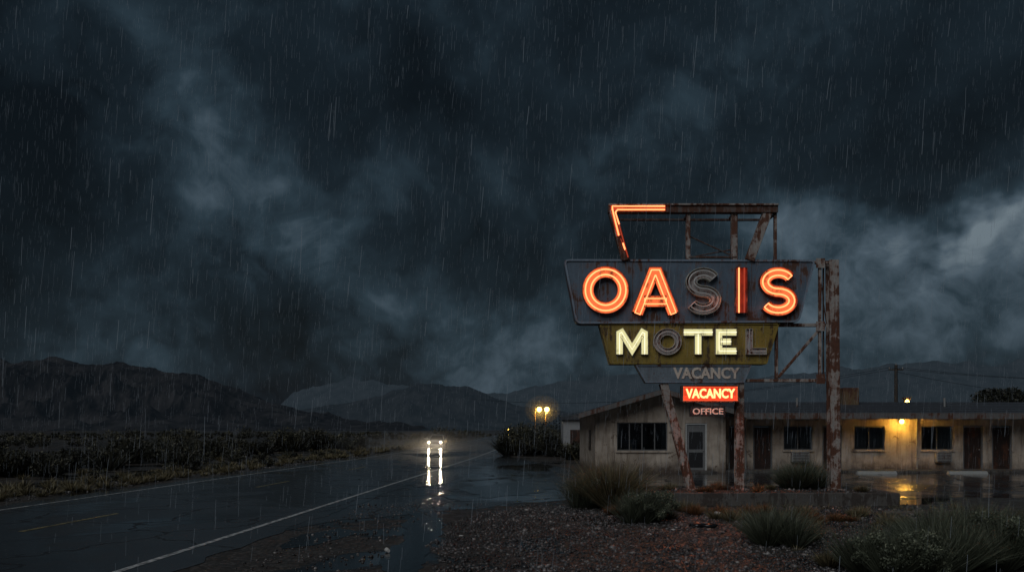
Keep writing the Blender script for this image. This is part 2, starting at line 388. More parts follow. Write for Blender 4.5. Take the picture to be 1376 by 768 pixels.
mountain('mountain_range',[(250,560),(380,542),(395,525),(430,515),(470,508),(500,506),(530,514),(600,520),(680,528),(720,520),(760,513),(800,507),(850,500),(900,505),(1000,510),(1060,500),(1130,496),(1200,489),(1260,484),(1320,490),(1376,486),(1500,480),(1700,500)],4600,1100,(.016,.016,.017),(.0155,.0228,.0295),5.7,.35,420.,7.)
# ------------------------------------------------------------ vegetation
def foliage_mat(name,c0,c1,c2):
    a=M(name); at=a.n('ShaderNodeAttribute',attribute_name='var')
    a.set('Base Color',a.ramp(at.outputs['Fac'],[(0,c0),(.55,c1),(1,c2)])).set('Roughness',.6); return a.m
SAGE=foliage_mat('sage_foliage',(.018,.022,.014),(.11,.125,.08),(.28,.29,.19))
DRY=foliage_mat('dry_grass',(.03,.024,.012),(.19,.155,.08),(.40,.32,.17))
ORNG=foliage_mat('rust_dry_grass',(.05,.022,.010),(.24,.11,.04),(.42,.22,.09))
SCRUB=foliage_mat('scrub_foliage',(.010,.011,.008),(.044,.043,.028),(.14,.125,.07))
TREEF=foliage_mat('tree_foliage',(.006,.007,.005),(.018,.020,.013),(.05,.05,.03))
def blades(C,n,rad,hgt,wid,lean=.9,var0=0.,curve=.35):
    k=len(C); N_=k*n; base=np.repeat(np.asarray(C,float),n,0); rad=np.repeat(np.broadcast_to(rad,k),n);hgt=np.repeat(np.broadcast_to(hgt,k),n)
    an=rng.uniform(0,2*np.pi,N_); rr=np.sqrt(rng.random(N_)); tilt=rr*lean
    L_=hgt*rng.uniform(.55,1.1,N_)
    d=np.stack([np.cos(an)*np.sin(tilt),np.sin(an)*np.sin(tilt),np.cos(tilt)],1)
    b=base+np.stack([np.cos(an)*rr*rad*.45,np.sin(an)*rr*rad*.45,np.zeros(N_)],1)
    sa=rng.uniform(0,2*np.pi,N_); s=np.stack([np.cos(sa),np.sin(sa),np.zeros(N_)],1)*wid
    mid=b+d*(L_*.55)[:,None]; out=d.copy(); out[:,2]-=curve*rng.uniform(.2,1.6,N_); tip=mid+out*(L_*.5)[:,None]
    V=np.stack([b-s,b+s,mid-s*.8,mid+s*.8,tip],1).reshape(-1,3)
    T=(np.array([[0,1,3],[0,3,2],[2,3,4]])[None]+(np.arange(N_)*5)[:,None,None]).reshape(-1,3)
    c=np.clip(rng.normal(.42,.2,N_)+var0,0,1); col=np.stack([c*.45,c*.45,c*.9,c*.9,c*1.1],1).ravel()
    return V,T,np.clip(col,0,1)
def leaves(C,n,rx,rz,size,flat=.0):
    k=len(C);N_=k*n; base=np.repeat(np.asarray(C,float),n,0);rx=np.repeat(np.broadcast_to(rx,k),n);rz=np.repeat(np.broadcast_to(rz,k),n); sz=np.repeat(np.broadcast_to(size,k),n)*rng.uniform(.5,1.4,N_)
    p=rng.normal(size=(N_,3)); p/=np.linalg.norm(p,axis=1)[:,None]; r=rng.random(N_)**.45; p*=r[:,None]
    pos=base+np.stack([p[:,0]*rx,p[:,1]*rx,p[:,2]*rz],1)
    a=rng.normal(size=(N_,3));a/=np.linalg.norm(a,axis=1)[:,None]; b=np.cross(a,rng.normal(size=(N_,3)));b/=np.linalg.norm(b,axis=1)[:,None]
    a=a*sz[:,None]; b=b*(sz*.45)[:,None]
    V=np.stack([pos-a,pos+b,pos+a,pos-b],1).reshape(-1,3)
    T=(np.array([[0,1,2],[0,2,3]])[None]+(np.arange(N_)*4)[:,None,None]).reshape(-1,3)
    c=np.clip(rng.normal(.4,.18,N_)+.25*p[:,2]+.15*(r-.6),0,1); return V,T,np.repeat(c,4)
def join(parts):
    V=[];T=[];C=[];o=0
    for v,t,c in parts: V.append(v);T.append(t+o);C.append(c);o+=len(v)
    return np.concatenate(V),np.concatenate(T),np.concatenate(C)
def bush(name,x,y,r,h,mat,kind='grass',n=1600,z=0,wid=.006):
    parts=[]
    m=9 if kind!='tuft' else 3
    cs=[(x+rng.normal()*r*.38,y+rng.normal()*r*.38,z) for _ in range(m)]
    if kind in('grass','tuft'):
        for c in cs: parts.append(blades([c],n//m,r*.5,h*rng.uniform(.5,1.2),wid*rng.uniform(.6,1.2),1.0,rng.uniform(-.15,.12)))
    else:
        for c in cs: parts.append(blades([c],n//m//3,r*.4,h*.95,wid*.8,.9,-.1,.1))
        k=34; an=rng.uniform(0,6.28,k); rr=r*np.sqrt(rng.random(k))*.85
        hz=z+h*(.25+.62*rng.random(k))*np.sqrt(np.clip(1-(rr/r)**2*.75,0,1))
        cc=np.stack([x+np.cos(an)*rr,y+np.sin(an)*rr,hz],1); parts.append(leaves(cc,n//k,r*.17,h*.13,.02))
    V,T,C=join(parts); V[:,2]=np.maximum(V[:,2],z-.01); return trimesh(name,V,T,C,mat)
gb=gp
x,y=gb(828,684); bush('sagebrush',x,y+.35,1.0,1.50,DRY,'grass',6500)
bush('sagebrush',x-.35,y+.5,.85,1.05,SAGE,'leaf',5200)
x,y=gb(872,700); bush('sagebrush',x,y,.75,.80,SAGE,'leaf',6500)
x,y=gb(822,692); bush('dry_grass_tuft',x,y,.35,.36,ORNG,'tuft',900)
x,y=gb(1052,728); bush('sagebrush',x,y,.68,.88,SAGE,'grass',4600); bush('sagebrush',x+.25,y+.2,.5,.6,DRY,'grass',1500)
x,y=gb(1210,775); bush('sagebrush',x,y,.72,.78,SAGE,'leaf',9000)
x,y=gb(1285,765); bush('sagebrush',x,y,.8,1.0,SAGE,'grass',7500)
x,y=gb(1365,762); bush('sagebrush',x,y,.75,.95,SAGE,'leaf',9000)
x,y=gb(1330,735); bush('sagebrush',x,y,.8,.85,SAGE,'grass',6000)
x,y=gb(1175,745); bush('dry_grass_tuft',x,y,.5,.38,DRY,'tuft',1400)
x,y=gb(1245,722); bush('sagebrush',x,y,.6,.55,SAGE,'grass',3600)
x,y=gb(1120,760); bush('dry_grass_tuft',x,y,.4,.30,DRY,'tuft',900)
pr=[]
n=360; wx=rng.uniform(3,13,n); wy=rng.uniform(12,20.6,n); k=rng.random(n)<np.clip((wx-4.6)/5+ (wy>18.7)*.45,0.04,1)*fbm(wx*.6,wy*.6)*1.6; wx,wy=wx[k],wy[k]
for a_,b_ in zip(wx,wy): pr.append(blades([(a_,b_,0)],30,.12,rng.uniform(.08,.28),.005,1.1))
V,T,C=join(pr); trimesh('weeds',V,T,C,DRY)
pr=[]
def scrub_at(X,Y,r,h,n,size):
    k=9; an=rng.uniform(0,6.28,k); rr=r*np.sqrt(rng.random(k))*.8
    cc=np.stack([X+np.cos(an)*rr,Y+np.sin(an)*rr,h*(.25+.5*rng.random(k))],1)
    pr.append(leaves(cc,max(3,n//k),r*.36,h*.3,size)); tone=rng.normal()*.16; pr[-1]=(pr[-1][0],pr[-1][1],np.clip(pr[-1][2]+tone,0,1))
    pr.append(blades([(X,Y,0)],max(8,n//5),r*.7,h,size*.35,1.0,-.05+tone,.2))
for i in range(1500):
    Y=18+rng.random()**1.7*330; c=roadc(Y); 
    if rng.random()<.80: X=c-5.9-rng.random()**1.25*(20+Y*.95)
    else:
        if Y<62: continue
        X=c+6.5+rng.random()*(4+Y*.12)
    if fbm(np.array(X*.09+5),np.array(Y*.05),3)<.46 and Y<150: continue
    s=rng.lognormal(-.35,.5)*(1.1 if Y>60 else .95)
    if X>c-8.5 and X<c: s*=.55
    f=min(1,35/Y); scrub_at(X,Y,s*.9,s*(.8 if s<1 else .9),int(40+300*f*s),.024+.0011*Y)
for (px,py,hh,rr) in [(165,622,2.1,1.6),(205,618,2.5,1.8),(235,612,1.8,1.6),(145,628,1.6,1.3),(20,640,1.3,1.3),(60,632,1.1,1.2),(-40,640,1.7,1.5),(385,606,2.4,2.4),(420,604,2.2,2.2),(300,614,1.6,1.6),(330,612,1.4,1.6),(455,602,1.9,2.0),(700,611,2.2,1.7),(730,610,3.0,2.2),(755,613,2.2,1.6),(772,617,1.5,1.1),(712,606,3.0,2.5),(742,605,3.4,2.3)]:
    X,Y=gp(px,py)
    for q in range(4): scrub_at(X+rng.normal()*rr*.5,Y+rng.normal()*rr*.4,rr*.6,hh*rng.uniform(.7,1.05),600,.035+.0010*Y)
V,T,C=join(pr); V[:,2]=np.maximum(V[:,2],0); trimesh('desert_scrub',V,T,C,SCRUB)
pr=[]
for i in range(330):
    Y=20+rng.random()**1.4*110; X=roadc(Y)-5.3-rng.exponential(1.8); h=rng.uniform(.2,.5)
    pr.append(blades([(X,Y,0)],int(60+900/Y),.25,h,.004+.00025*Y,1.1,.05))
V,T,C=join(pr); trimesh('roadside_grass',V,T,C,DRY)
# ------------------------------------------------------------ the sign
SY=22.0
def S(px,py,dy=0): return ((px-HX)/F*SY, SY+dy, CH+(HY-py)/F*SY)
def s2(px,py): return ((px-HX)/F*SY, CH+(HY-py)/F*SY)
sign=empty('motel_sign')
def round_poly(pts,r,seg=5):
    out=[];n=len(pts)
    for i in range(n):
        p=Vector(pts[i]);a=(Vector(pts[i-1])-p).normalized();b=(Vector(pts[(i+1)%n])-p).normalized()
        A=p+a*r;Bb=p+b*r
        for j in range(seg+1):
            t=j/seg; q=A*(1-t)**2+p*2*t*(1-t)+Bb*t*t; out.append((q.x,q.y))
    return out
def prism(name,poly,yf,yb,mat,parent):
    n=len(poly); v=[(x,yf,z) for x,z in poly]+[(x,yb,z) for x,z in poly]
    f=[tuple(range(n)),tuple(range(2*n-1,n-1,-1))]+[(i,(i+1)%n,n+(i+1)%n,n+i)[::-1] for i in range(n)]
    return mesh(name,v,f,mat,parent)
def off(pts,o,closed):
    n=len(pts);out=[]
    P=[Vector(p) for p in pts]
    for i in range(n):
        pa=P[i-1] if (i>0 or closed) else None; pb=P[(i+1)%n] if (i<n-1 or closed) else None
        d1=(P[i]-pa).normalized() if pa is not None else None; d2=(pb-P[i]).normalized() if pb is not None else None
        if d1 is None: d1=d2
        if d2 is None: d2=d1
        n1=Vector((-d1.y,d1.x));n2=Vector((-d2.y,d2.x)); m=(n1+n2)
        if m.length<.1: m=n1
        m.normalize(); k=1/max(.42,m.dot(n1)); q=P[i]+m*(o*k); out.append((q.x,q.y))
    return out
def ribbon(name,pts,w,closed,yf,yb,mat,parent,wall=None,wallmat=None):
    l=off(pts,w/2,closed);r=off(pts,-w/2,closed);n=len(pts)
    v=[(x,yf,z) for x,z in l]+[(x,yf,z) for x,z in r]; f=[]
    rngn=range(n if closed else n-1)
    for i in rngn: j=(i+1)%n; f.append((i,j,n+j,n+i))
    mesh(name+'_face',v,f,mat,parent)
    wy=wall if wall is not None else yf
    wmt=wallmat or mat; v=[];f=[]
    loops=[l,r] if closed else [l+r[::-1]]
    for lo in loops:
        b=len(v); m=len(lo); v+=[(x,wy,z) for x,z in lo]+[(x,yb,z) for x,z in lo]
        for i in range(m): j=(i+1)%m; f.append((b+i,b+j,b+m+j,b+m+i))
    o=mesh(name+'_side',v,f,wmt,parent)
    if wall is not None:
        so=o.modifiers.new('s','SOLIDIFY'); so.thickness=.012; so.offset=0
def ell(cx,cy,rx,ry,a0=0,a1=360,n=32):
    return [(cx+rx*math.cos(R(a0+(a1-a0)*i/n)),cy+ry*math.sin(R(a0+(a1-a0)*i/n))) for i in range(n+1)]
def glyph(ch):
    if ch=='O': return [(ell(.5,.5,.5,.5,0,360,36)[:-1],True)]
    if ch=='A': return [([(0,0),(.44,1),(.56,1),(1,0)],False),([(.2,.30),(.8,.30)],False)]
    if ch=='I': return [([(.5,0),(.5,1)],False)]
    if ch=='S':
        return [(ell(.5,.75,.48,.25,28,270,20)+ell(.5,.25,.5,.25,90,-152,20)[1:],False)]
    if ch=='M': return [([(.02,0),(.02,.95),(.10,1),(.5,.22),(.90,1),(.98,.95),(.98,0)],False)]
    if ch=='T': return [([(0,1),(1,1)],False),([(.5,.9),(.5,0)],False)]
    if ch=='E': return [([(1,1),(0,1),(0,0),(1,0)],False),([(.1,.5),(.85,.5)],False)]
    if ch=='L': return [([(0,1),(0,0),(1,0)],False)]
def letter(ch,x0,x1,y0,y1,w,face,side,tubem,depth,yb,nm,tr_=.021):
    """x0..y1 outer bounds in survey px (y0 top)"""
    sc=SY/F; hw=w/2
    e=empty_child('letter_'+nm,sign)
    for gi,(pts,cl) in enumerate(glyph(ch)):
        P=[]
        for (u,vv) in pts:
            X=x0+hw+(x1-x0-w)*u if ch!='I' else (x0+x1)/2
            endb=hw if ch in 'OSTEL' else 0; endt=hw if ch in 'OSTELAM' else 0
            Yp=(y1-endb)+((y0+endt)-(y1-endb))*vv
            if ch=='T' and gi==1 and vv==0: Yp=y1
            if ch=='T' and gi==0: X=x0+(x1-x0)*u
            if ch=='E' and gi==0 and u==1: X=x1
            if ch=='L' and vv==1: Yp=y0
            if ch=='L' and u==1: X=x1
            P.append(s2(X,Yp))
        W=w*sc
        ribbon('pan',P,W,cl,yb-depth*.45-gi*.006,yb,face,e,wall=yb-depth-gi*.004,wallmat=side)
        if tubem:
            yt=yb-depth*.95; o=W*.24
            if tr_<.02:
                tube('tube',[(x,yt,z) for x,z in P],tr_,tubem,e,cl)
            elif cl:
                for k_,sg in enumerate((1,-1)): tube('tube',[(x,yt,z) for x,z in off(P,o*sg,True)],tr_,tubem if not isinstance(tubem,tuple) else tubem[k_],e,True)
            elif isinstance(tubem,tuple):
                for k_,sg in enumerate((1,-1)): tube('tube',[(x,yt,z) for x,z in off(P,o*sg,False)],tr_,tubem[k_],e)
            else:
                l=off(P,o,False);r=off(P,-o,False); tube('tube',[(x,yt,z) for x,z in l+r[::-1]],tr_,tubem,e,True)
bp=round_poly([s2(774,435),s2(757,348),s2(1096,349),s2(1074,433)],.16)
prism('oasis_board',bp,SY,SY+.42,BLUEB,sign)
ribbon('oasis_rim',off(bp,-.03,True),.05,True,SY-.035,SY+.01,BLUERIM,sign)
bp=[s2(820,489),s2(805,433.6),s2(1048,433.6),s2(1031,489)]; bp=round_poly(bp,.04,3)
prism('motel_board',bp,SY+.03,SY+.40,GOLDB,sign); ribbon('motel_rim',off(bp,-.025,True),.04,True,SY+.0,SY+.04,GOLDB,sign)
bp=[s2(868,514),s2(854,489.6),s2(1011,489.6),s2(1001,514)]
prism('vacancy_board',bp,SY+.06,SY+.34,GREYB,sign); ribbon('vacancy_rim',off(bp,-.02,True),.03,True,SY+.03,SY+.07,BLUERIM,sign)
for px in (850,935,1010): box('panel_seam',s2(px,0)[0]-.006,s2(px,0)[0]+.006,SY-.006,SY+.002,s2(0,431)[1],s2(0,352)[1],RUSTD,sign)
letter('O',782,844,359,422,15,NEONF,LETR,NEON,.16,SY,'O')
letter('A',848,911,360,422,15,NEONF,LETR,NEON,.16,SY,'A')
letter('S',920,967,361,423,14,LETG,LETW,GLASSTUBE,.16,SY,'S_dead')
letter('I',987,1002,361,421,15,NEONFD,LETR,(NEON,NEOND),.16,SY,'I')
letter('S',1018,1069,360,425,15,NEONF,LETR,NEON,.16,SY,'S')
letter('M',827,871,442,476,9,YEL,LETW,YTUBE,.10,SY+.03,'M',.014)
letter('O',878,915,441.5,476.5,8.5,LETG,LETW,GLASSTUBE,.10,SY+.03,'O_small',.014)
letter('T',918,957,442,476,9,YEL,LETW,YTUBE,.10,SY+.03,'T',.014)
letter('E',961,989,442,476,9,YEL,LETW,YTUBE,.10,SY+.03,'E',.014)
letter('L',1002,1029,442,476,8.5,LETG,LETW,GLASSTUBE,.10,SY+.03,'L',.012)
def text(name,s,x0,x1,y0,y1,yf,mat,parent,ext=.01,bold=.03):
    c=bpy.data.curves.new(name,'FONT'); c.body=s; c.size=1; c.extrude=.02; c.offset=bold; c.resolution_u=3
    o=bpy.data.objects.new(name,c); link(o); bpy.context.view_layer.update()
    dg=bpy.context.evaluated_depsgraph_get(); m=bpy.data.meshes.new_from_object(o.evaluated_get(dg)); bpy.data.objects.remove(o)
    co=np.empty(len(m.vertices)*3); m.vertices.foreach_get('co',co); co=co.reshape(-1,3)
    mn,mxx=co.min(0),co.max(0); a0=s2(x0,y1);a1=s2(x1,y0)
    X=a0[0]+(co[:,0]-mn[0])/(mxx[0]-mn[0])*(a1[0]-a0[0]); Z=a0[1]+(co[:,1]-mn[1])/(mxx[1]-mn[1])*(a1[1]-a0[1]); Yy=yf-np.sign(co[:,2])*ext/2
    m.vertices.foreach_set('co',np.stack([X,Yy,Z],1).ravel()); m.update(); m.materials.clear(); m.materials.append(mat)
    return link(bpy.data.objects.new(name,m),parent)
text('vacancy_painted_text','VACANCY',905,995,493,508.5,SY+.05,LETP,sign,.02,.035)
bp=round_poly([s2(915,540),s2(915,517.5),s2(991,517.5),s2(991,540)],.03,2)
NBOX=emis('neon_vacancy_box',(1,.07,.02),.62,mod=(3,.2,.5,.75),base=(.3,.03,.02))
prism('vacancy_light_box',bp,SY-.12,SY+.12,RUSTD,sign)
ib=off(bp,-.035,True); prism('vacancy_light_panel',ib,SY-.125,SY-.10,NBOX,sign)
ribbon('vacancy_neon_border_frame',off(bp,-.02,True),.03,True,SY-.15,SY-.11,RUSTD,sign)
tube('vacancy_neon_border',[(x,SY-.14,z) for x,z in off(bp,-.05,True)],.010,emis('neon_border',(1,.18,.06),1.6),sign,True)
text('vacancy_neon_text','VACANCY',920,986,522,535,SY-.15,emis('neon_text',(1,.55,.2),2.2),sign,.03,.028)
prism('office_box',[s2(927,559),s2(927,545),s2(974,545),s2(974,559)],SY-.06,SY+.06,plain('office_sign_black',(.03,.03,.032),.5),sign)
text('office_text','OFFICE',930,971,548,556.5,SY-.07,plain('office_white',(.6,.58,.52),.6,em=(.6,.55,.5),es=.12),sign,.02,.02)
for px in (932,968): beam('hanger',S(px,540),S(px,545),.03,.03,RUSTD,sign,0)
for px in (935,975): beam('hanger',S(px,514),S(px,518),.04,.04,RUSTD,sign,0)
T_=sign
beam('top_bar',S(817,281),S(1044,281),.23,.22,RUSTD,T_)
beam('top_lip',S(817,276.5,-.13),S(1044,276.5,-.13),.05,.06,RUST,T_)
beam('left_slant_bar',S(823,286,.02),S(841,350,.02),.22,.20,RUSTD,T_)
beam('left_slant_lip',S(819,284,-.11),S(835,350,-.11),.035,.05,RUST,T_)
beam('right_slant_bar',S(1031,286,.02),S(1007,350,.02),.24,.20,RUST,T_)
for px,w_ in ((925,.11),(987,.17)): beam('frame_post',S(px,285,.05),S(px,350,.05),w_,.14,RUST,T_)
beam('frame_end_post',S(1042.5,277,.06),S(1042.5,350,.06),.07,.12,RUST,T_)
beam('frame_rear_bar',S(823,289,.5),S(1040,289,.5),.06,.06,RUSTD,T_)
beam('cross_brace',S(927,316,.1),S(984,342,.1),.035,.03,RUSTD,T_); beam('cross_brace',S(930,344,.14),S(984,334,.14),.03,.03,RUSTD,T_)
beam('frame_tie',S(925,345.5,.0),S(990,345.5,.0),.05,.06,RUSTD,T_)
for px in (925,987,1042): beam('depth_tie',S(px,287,.0),S(px,287,.5),.05,.05,RUSTD,T_,0)
tube('frame_neon_upper',[S(892,279.0,-.155),S(822,279.0,-.155),S(822,283,-.155),S(830.5,318,-.155)],.020,NEON,T_)
tube('frame_neon_lower',[S(892,283.5,-.145),S(829,283.5,-.145),S(826,287,-.145),S(831,303,-.145)],.020,NEON,T_)
tube('frame_neon_dead',[S(831,304,-.145),S(843,347,-.145)],.016,NEOND,T_)
tube('frame_neon_shard',[S(836,328,-.15),S(839,337,-.15)],.022,NEON,T_); tube('frame_neon_shard',[S(833,322,-.13),S(842,343,-.13)],.010,NEOND,T_)
beam('neon_backing',S(820,281,-.115),S(893,281,-.115),.15,.008,emis('red_paint_glow',(1,.10,.03),.5,mod=(4,.3,.5,.3)),T_,0)  # both backing plates emit, in place of tube light falling on red paint
beam('neon_backing',S(821.5,286,-.11),S(830.5,318,-.11),.12,.008,emis('red_paint_glow',(1,.10,.03),.4,mod=(4,.3,.5,.3)),T_,0)
hbeam('main_post',S(1122,348,.2)[:2]+(S(1122,348)[2],),(S(1122,0)[0]+.05,SY+.2,.30),.27,.26,.04,RUST,T_)
beam('inner_post',S(1104.5,350,.16),S(1104.5,512,.16),.075,.09,RUST,T_)
beam('inner_post',S(1113,352,.35),S(1113,512,.35),.04,.05,RUSTD,T_)
beam('upper_arm',S(1090,351,.16),S(1127,351,.16),.08,.12,RUST,T_)
beam('mid_arm',S(1040,435.5,.18),S(1112,435.5,.18),.09,.12,RUST,T_)
beam('low_arm',S(1005,510.5,.18),S(1112,510.5,.18),.085,.12,RUST,T_)
beam('brace_post',S(1046,437,.18),S(1046,508,.18),.08,.10,RUST,T_)
beam('diagonal_brace',S(1048,506,.13),S(1105,440,.13),.075,.06,RUST,T_)
beam('wire_brace',S(1106,352,.3),S(1116,432,.3),.02,.02,RUSTD,T_,0)
for py in (437,508,352): 
    box('gusset',s2(1098,0)[0],s2(1110,0)[0],SY+.07,SY+.08,s2(0,py+7)[1],s2(0,py-6)[1],RUST,T_)
hbeam('slanted_leg',S(893,514,.2),(S(931,0)[0],SY+.15,.28),.22,.20,.03,RUST,T_)
hbeam('centre_leg',S(996,514,.2),(S(996,0)[0],SY+.2,.28),.22,.20,.03,RUST,T_)
for px in (931,996,1123): box('base_plate',s2(px,0)[0]-.22,s2(px,0)[0]+.22,SY-.02,SY+.42,.33,.372,RUST,T_,.005)
def area(name,loc,rot,sx,sy,e,c,parent):
    l=bpy.data.lights.new(name,'AREA'); l.shape='RECTANGLE'; l.size=sx;l.size_y=sy;l.energy=e;l.color=c
    o=bpy.data.objects.new(name,l); link(o,parent); o.location=loc; o.rotation_euler=rot; return o
cx=S(925,390); area('neon_glow_oasis',(cx[0],SY-.30,cx[2]),(R(-55),0,0),5.5,1.0,24,(1,.24,.09),sign)
cx=S(953,528); area('neon_glow_vacancy',(cx[0],SY-.2,cx[2]-.05),(R(-20),0,0),1.4,.3,22,(1,.2,.08),sign)
# ------------------------------------------------------------ planter
pl=empty('concrete_planter'); x0=S(868,0)[0];x1=S(1190,0)[0]*.98
box('front_wall',x0,x1,20.75,20.93,0,.36,CONC,pl,.02); box('back_wall',x0,x1,23.2,23.38,0,.36,CONC,pl,.02)
box('left_wall',x0,x0+.18,20.933,23.197,0,.357,CONC,pl,.02); box('right_wall',x1-.18,x1,20.933,23.197,0,.357,CONC,pl,.02)
SOIL=M('soil'); SOIL.set('Base Color',SOIL.mix(SOIL.noise(12,6,.7),(.03,.022,.016),(.10,.075,.055))).set('Roughness',.8); SOIL.bump(SOIL.noise(18,6,.7),.8,.05)
mesh('soil',[(x0+.17,20.92,.33),(x1-.17,20.92,.33),(x1-.17,23.21,.33),(x0+.17,23.21,.33)],[(0,1,2,3)],SOIL.m,pl)
X=rng.uniform(x0+.2,x1-.2,260);Y=rng.uniform(21,23.1,260); rocks('planter_stones',X,Y,np.exp(rng.normal(math.log(.035),.4,260)),STONE,.33)
bush('sagebrush',S(1092,0)[0],22.6,.62,1.0,SAGE,'grass',4200,z=.33)
for px,dy,m_ in ((945,-.6,ORNG),(1010,-.8,ORNG),(1040,.2,DRY),(905,.2,DRY),(1140,-.5,DRY),(970,.3,ORNG)): bush('dry_grass_tuft',S(px,0)[0],22+dy,.35,.30,m_,'tuft',420,z=.33)
for px,py,m_ in ((895,694,DRY),(940,690,ORNG),(915,686,DRY),(975,693,ORNG),(1010,690,ORNG),(1075,694,DRY),(1100,702,ORNG),(1135,700,ORNG),(1165,694,DRY),(985,700,DRY),(1195,705,DRY),(1040,700,DRY)):
    x,y=gp(px,py); bush('dry_grass_tuft',x,min(y,20.5),.45,rng.uniform(.24,.42),m_,'tuft',620)
def crumple(name,x,y,s,c,z=0,squash=.5):
    v=IV*(1+rng.uniform(-.35,.35,(len(IV),1))); v=v*np.array([s*1.6,s,s*squash]); v[:,2]+=s*squash*.7+z; v[:,0]+=x;v[:,1]+=y
    trimesh(name,v,IT,None,c)
PLA=plain('black_plastic',(.012,.012,.013),.25); PAP=plain('paper',(.55,.53,.5),.7)
x,y=gp(950,708); 
for q in range(5): crumple('plastic_bag',x+rng.normal()*.18,y+rng.normal()*.06,.11,PLA)
def cup(x,y,r,h,rot):
    e=empty('paper_cup',(x,y,r*.9+.01),rot); cyl('cup_body',(0,-h/2,0),(0,h/2,0),r*.75,r,PAP,e,14); cyl('cup_rim',(0,h/2+.001,0),(0,h/2+.012,0),r*1.08,r*1.08,PAP,e,14)
x,y=gp(964,692); cup(x,y-.1,.05,.14,1.0)
x,y=gp(521,742); cup(x,y,.035,.12,.4)
for px,py in ((1222,736),(905,712),(873,718),(1012,720),(1208,700),(620,720)):
    x,y=gp(px,py); crumple('crumpled_paper',x,y,.035,PAP)
x,y=gp(1215,690); box('broken_board',x-.5,x+.45,y-.05,y+.08,.02,.07,plain('old_wood',(.16,.14,.12),.6))
# ------------------------------------------------------------ motel building
mo=empty('motel_building')
def wall(name,x0,x1,z0,z1,y,ops,mat,parent,reveal=.14):
    xs=sorted(set([x0,x1]+[o[0] for o in ops]+[o[1] for o in ops])); zs=sorted(set([z0,z1]+[o[2] for o in ops]+[o[3] for o in ops]))
    v=[];f=[]
    def q(*p): b=len(v); v.extend(p); f.append((b,b+1,b+2,b+3))
    for i in range(len(xs)-1):
        for j in range(len(zs)-1):
            cx=(xs[i]+xs[i+1])/2;cz=(zs[j]+zs[j+1])/2
            if any(o[0]<cx<o[1] and o[2]<cz<o[3] for o in ops): continue
            q((xs[i],y,zs[j]),(xs[i+1],y,zs[j]),(xs[i+1],y,zs[j+1]),(xs[i],y,zs[j+1]))
    for a,b,c,d in ops:
        yy=y+reveal
        q((a,y,c),(a,yy,c),(a,yy,d),(a,y,d)); q((b,y,c),(b,y,d),(b,yy,d),(b,yy,c))
        q((a,y,d),(a,yy,d),(b,yy,d),(b,y,d)); q((a,y,c),(b,y,c),(b,yy,c),(a,yy,c))
    return mesh(name,v,f,mat,parent)
def fx(px,Y): return (px-HX)/F*Y
def fz(py,Y): return CH+(HY-py)/F*Y
def window(x0,x1,z0,z1,y,parent,mull=1,cur=(.0,.0)):
    e=empty_child('window',parent); yb=y+.10; t=.05
    box('head',x0,x1,yb-.04,yb,z1-t,z1,TRIM,e); box('sill_frame',x0,x1,yb-.04,yb,z0,z0+t,TRIM,e)
    box('jamb',x0,x0+t,yb-.04,yb,z0+t,z1-t,TRIM,e); box('jamb',x1-t,x1,yb-.04,yb,z0+t,z1-t,TRIM,e)
    for i in range(mull):
        xm=x0+(x1-x0)*(i+1)/(mull+1); box('mullion',xm-.025,xm+.025,yb-.035,yb-.003,z0+t,z1-t,TRIM,e)
    mesh('glass',[(x0+t,yb-.015,z0+t),(x1-t,yb-.015,z0+t),(x1-t,yb-.015,z1-t),(x0+t,yb-.015,z1-t)],[(0,1,2,3)],GLASS,e)
    box('sill',x0-.06,x1+.06,y-.07,y-.003,z0-.09,z0-.01,STUC,e,.01)
    for a,b in cur:
        n=40;v=[];f=[]
        for i in range(n+1):
            xx=x0+(x1-x0)*(a+(b-a)*i/n); yy=yb+.12+.035*math.sin(i*1.9)+.01*math.sin(i*.7)
            v+=[(xx,yy,z0-.05),(xx,yy,z1+.05)]
            if i: f.append((2*i-2,2*i,2*i+1,2*i-1))
        mesh('curtain',v,f,CURT,e)
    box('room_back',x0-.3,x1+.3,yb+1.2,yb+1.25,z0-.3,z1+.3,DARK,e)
OY=37.0; WY=38.2
ox0=fx(800,OY); ox1=fx(975,OY)
ow=(fx(829,OY),fx(897,OY),fz(605,OY),fz(567,OY)); od=(fx(921,OY),fx(950,OY),.12,fz(568,OY))
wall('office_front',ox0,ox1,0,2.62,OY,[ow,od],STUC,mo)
pk=(6.9,3.72)
mesh('gable',[(ox0,OY,2.62),(ox1,OY,2.62),(ox1,OY,2.80),(pk[0],OY,pk[1]),(ox0,OY,2.80)],[(0,1,2,3,4)],STUC,mo)
mesh('office_left_wall',[(ox0,OY,0),(ox0,45.5,0),(ox0,45.5,2.8),(ox0,OY,2.8)],[(0,1,2,3)],STUC,mo)
box('side_window_shutter',ox0-.03,ox0-.002,39,40,1.0,2.0,DOORM,mo)
window(*ow,OY,mo,3,[(.0,.1),(.9,1.0)])
box('office_counter',ow[0]+.2,ow[0]+1.1,OY+1.0,OY+1.1,ow[2],ow[2]+.5,plain('blue_counter',(.05,.08,.12),.5),mo)
ey0=36.2;ey1=46
def slab(name,xa,za,xb,zb,y0,y1,t,mat):
    v=[(xa,y0,za),(xb,y0,zb),(xb,y1,zb),(xa,y1,za),(xa,y0,za+t),(xb,y0,zb+t),(xb,y1,zb+t),(xa,y1,za+t)]
    return mesh(name,v,[(0,3,2,1),(4,5,6,7),(0,1,5,4),(1,2,6,5),(2,3,7,6),(3,0,4,7)],mat,mo)
xl=fx(778,ey0);zl=2.62; xr=2*pk[0]-xl
slab('office_roof_left',xl,zl,pk[0],pk[1]+.02,ey0,ey1,.13,ROOF); slab('office_roof_right',pk[0]+.003,pk[1]+.02,xr,zl,ey0,ey1,.13,ROOF)
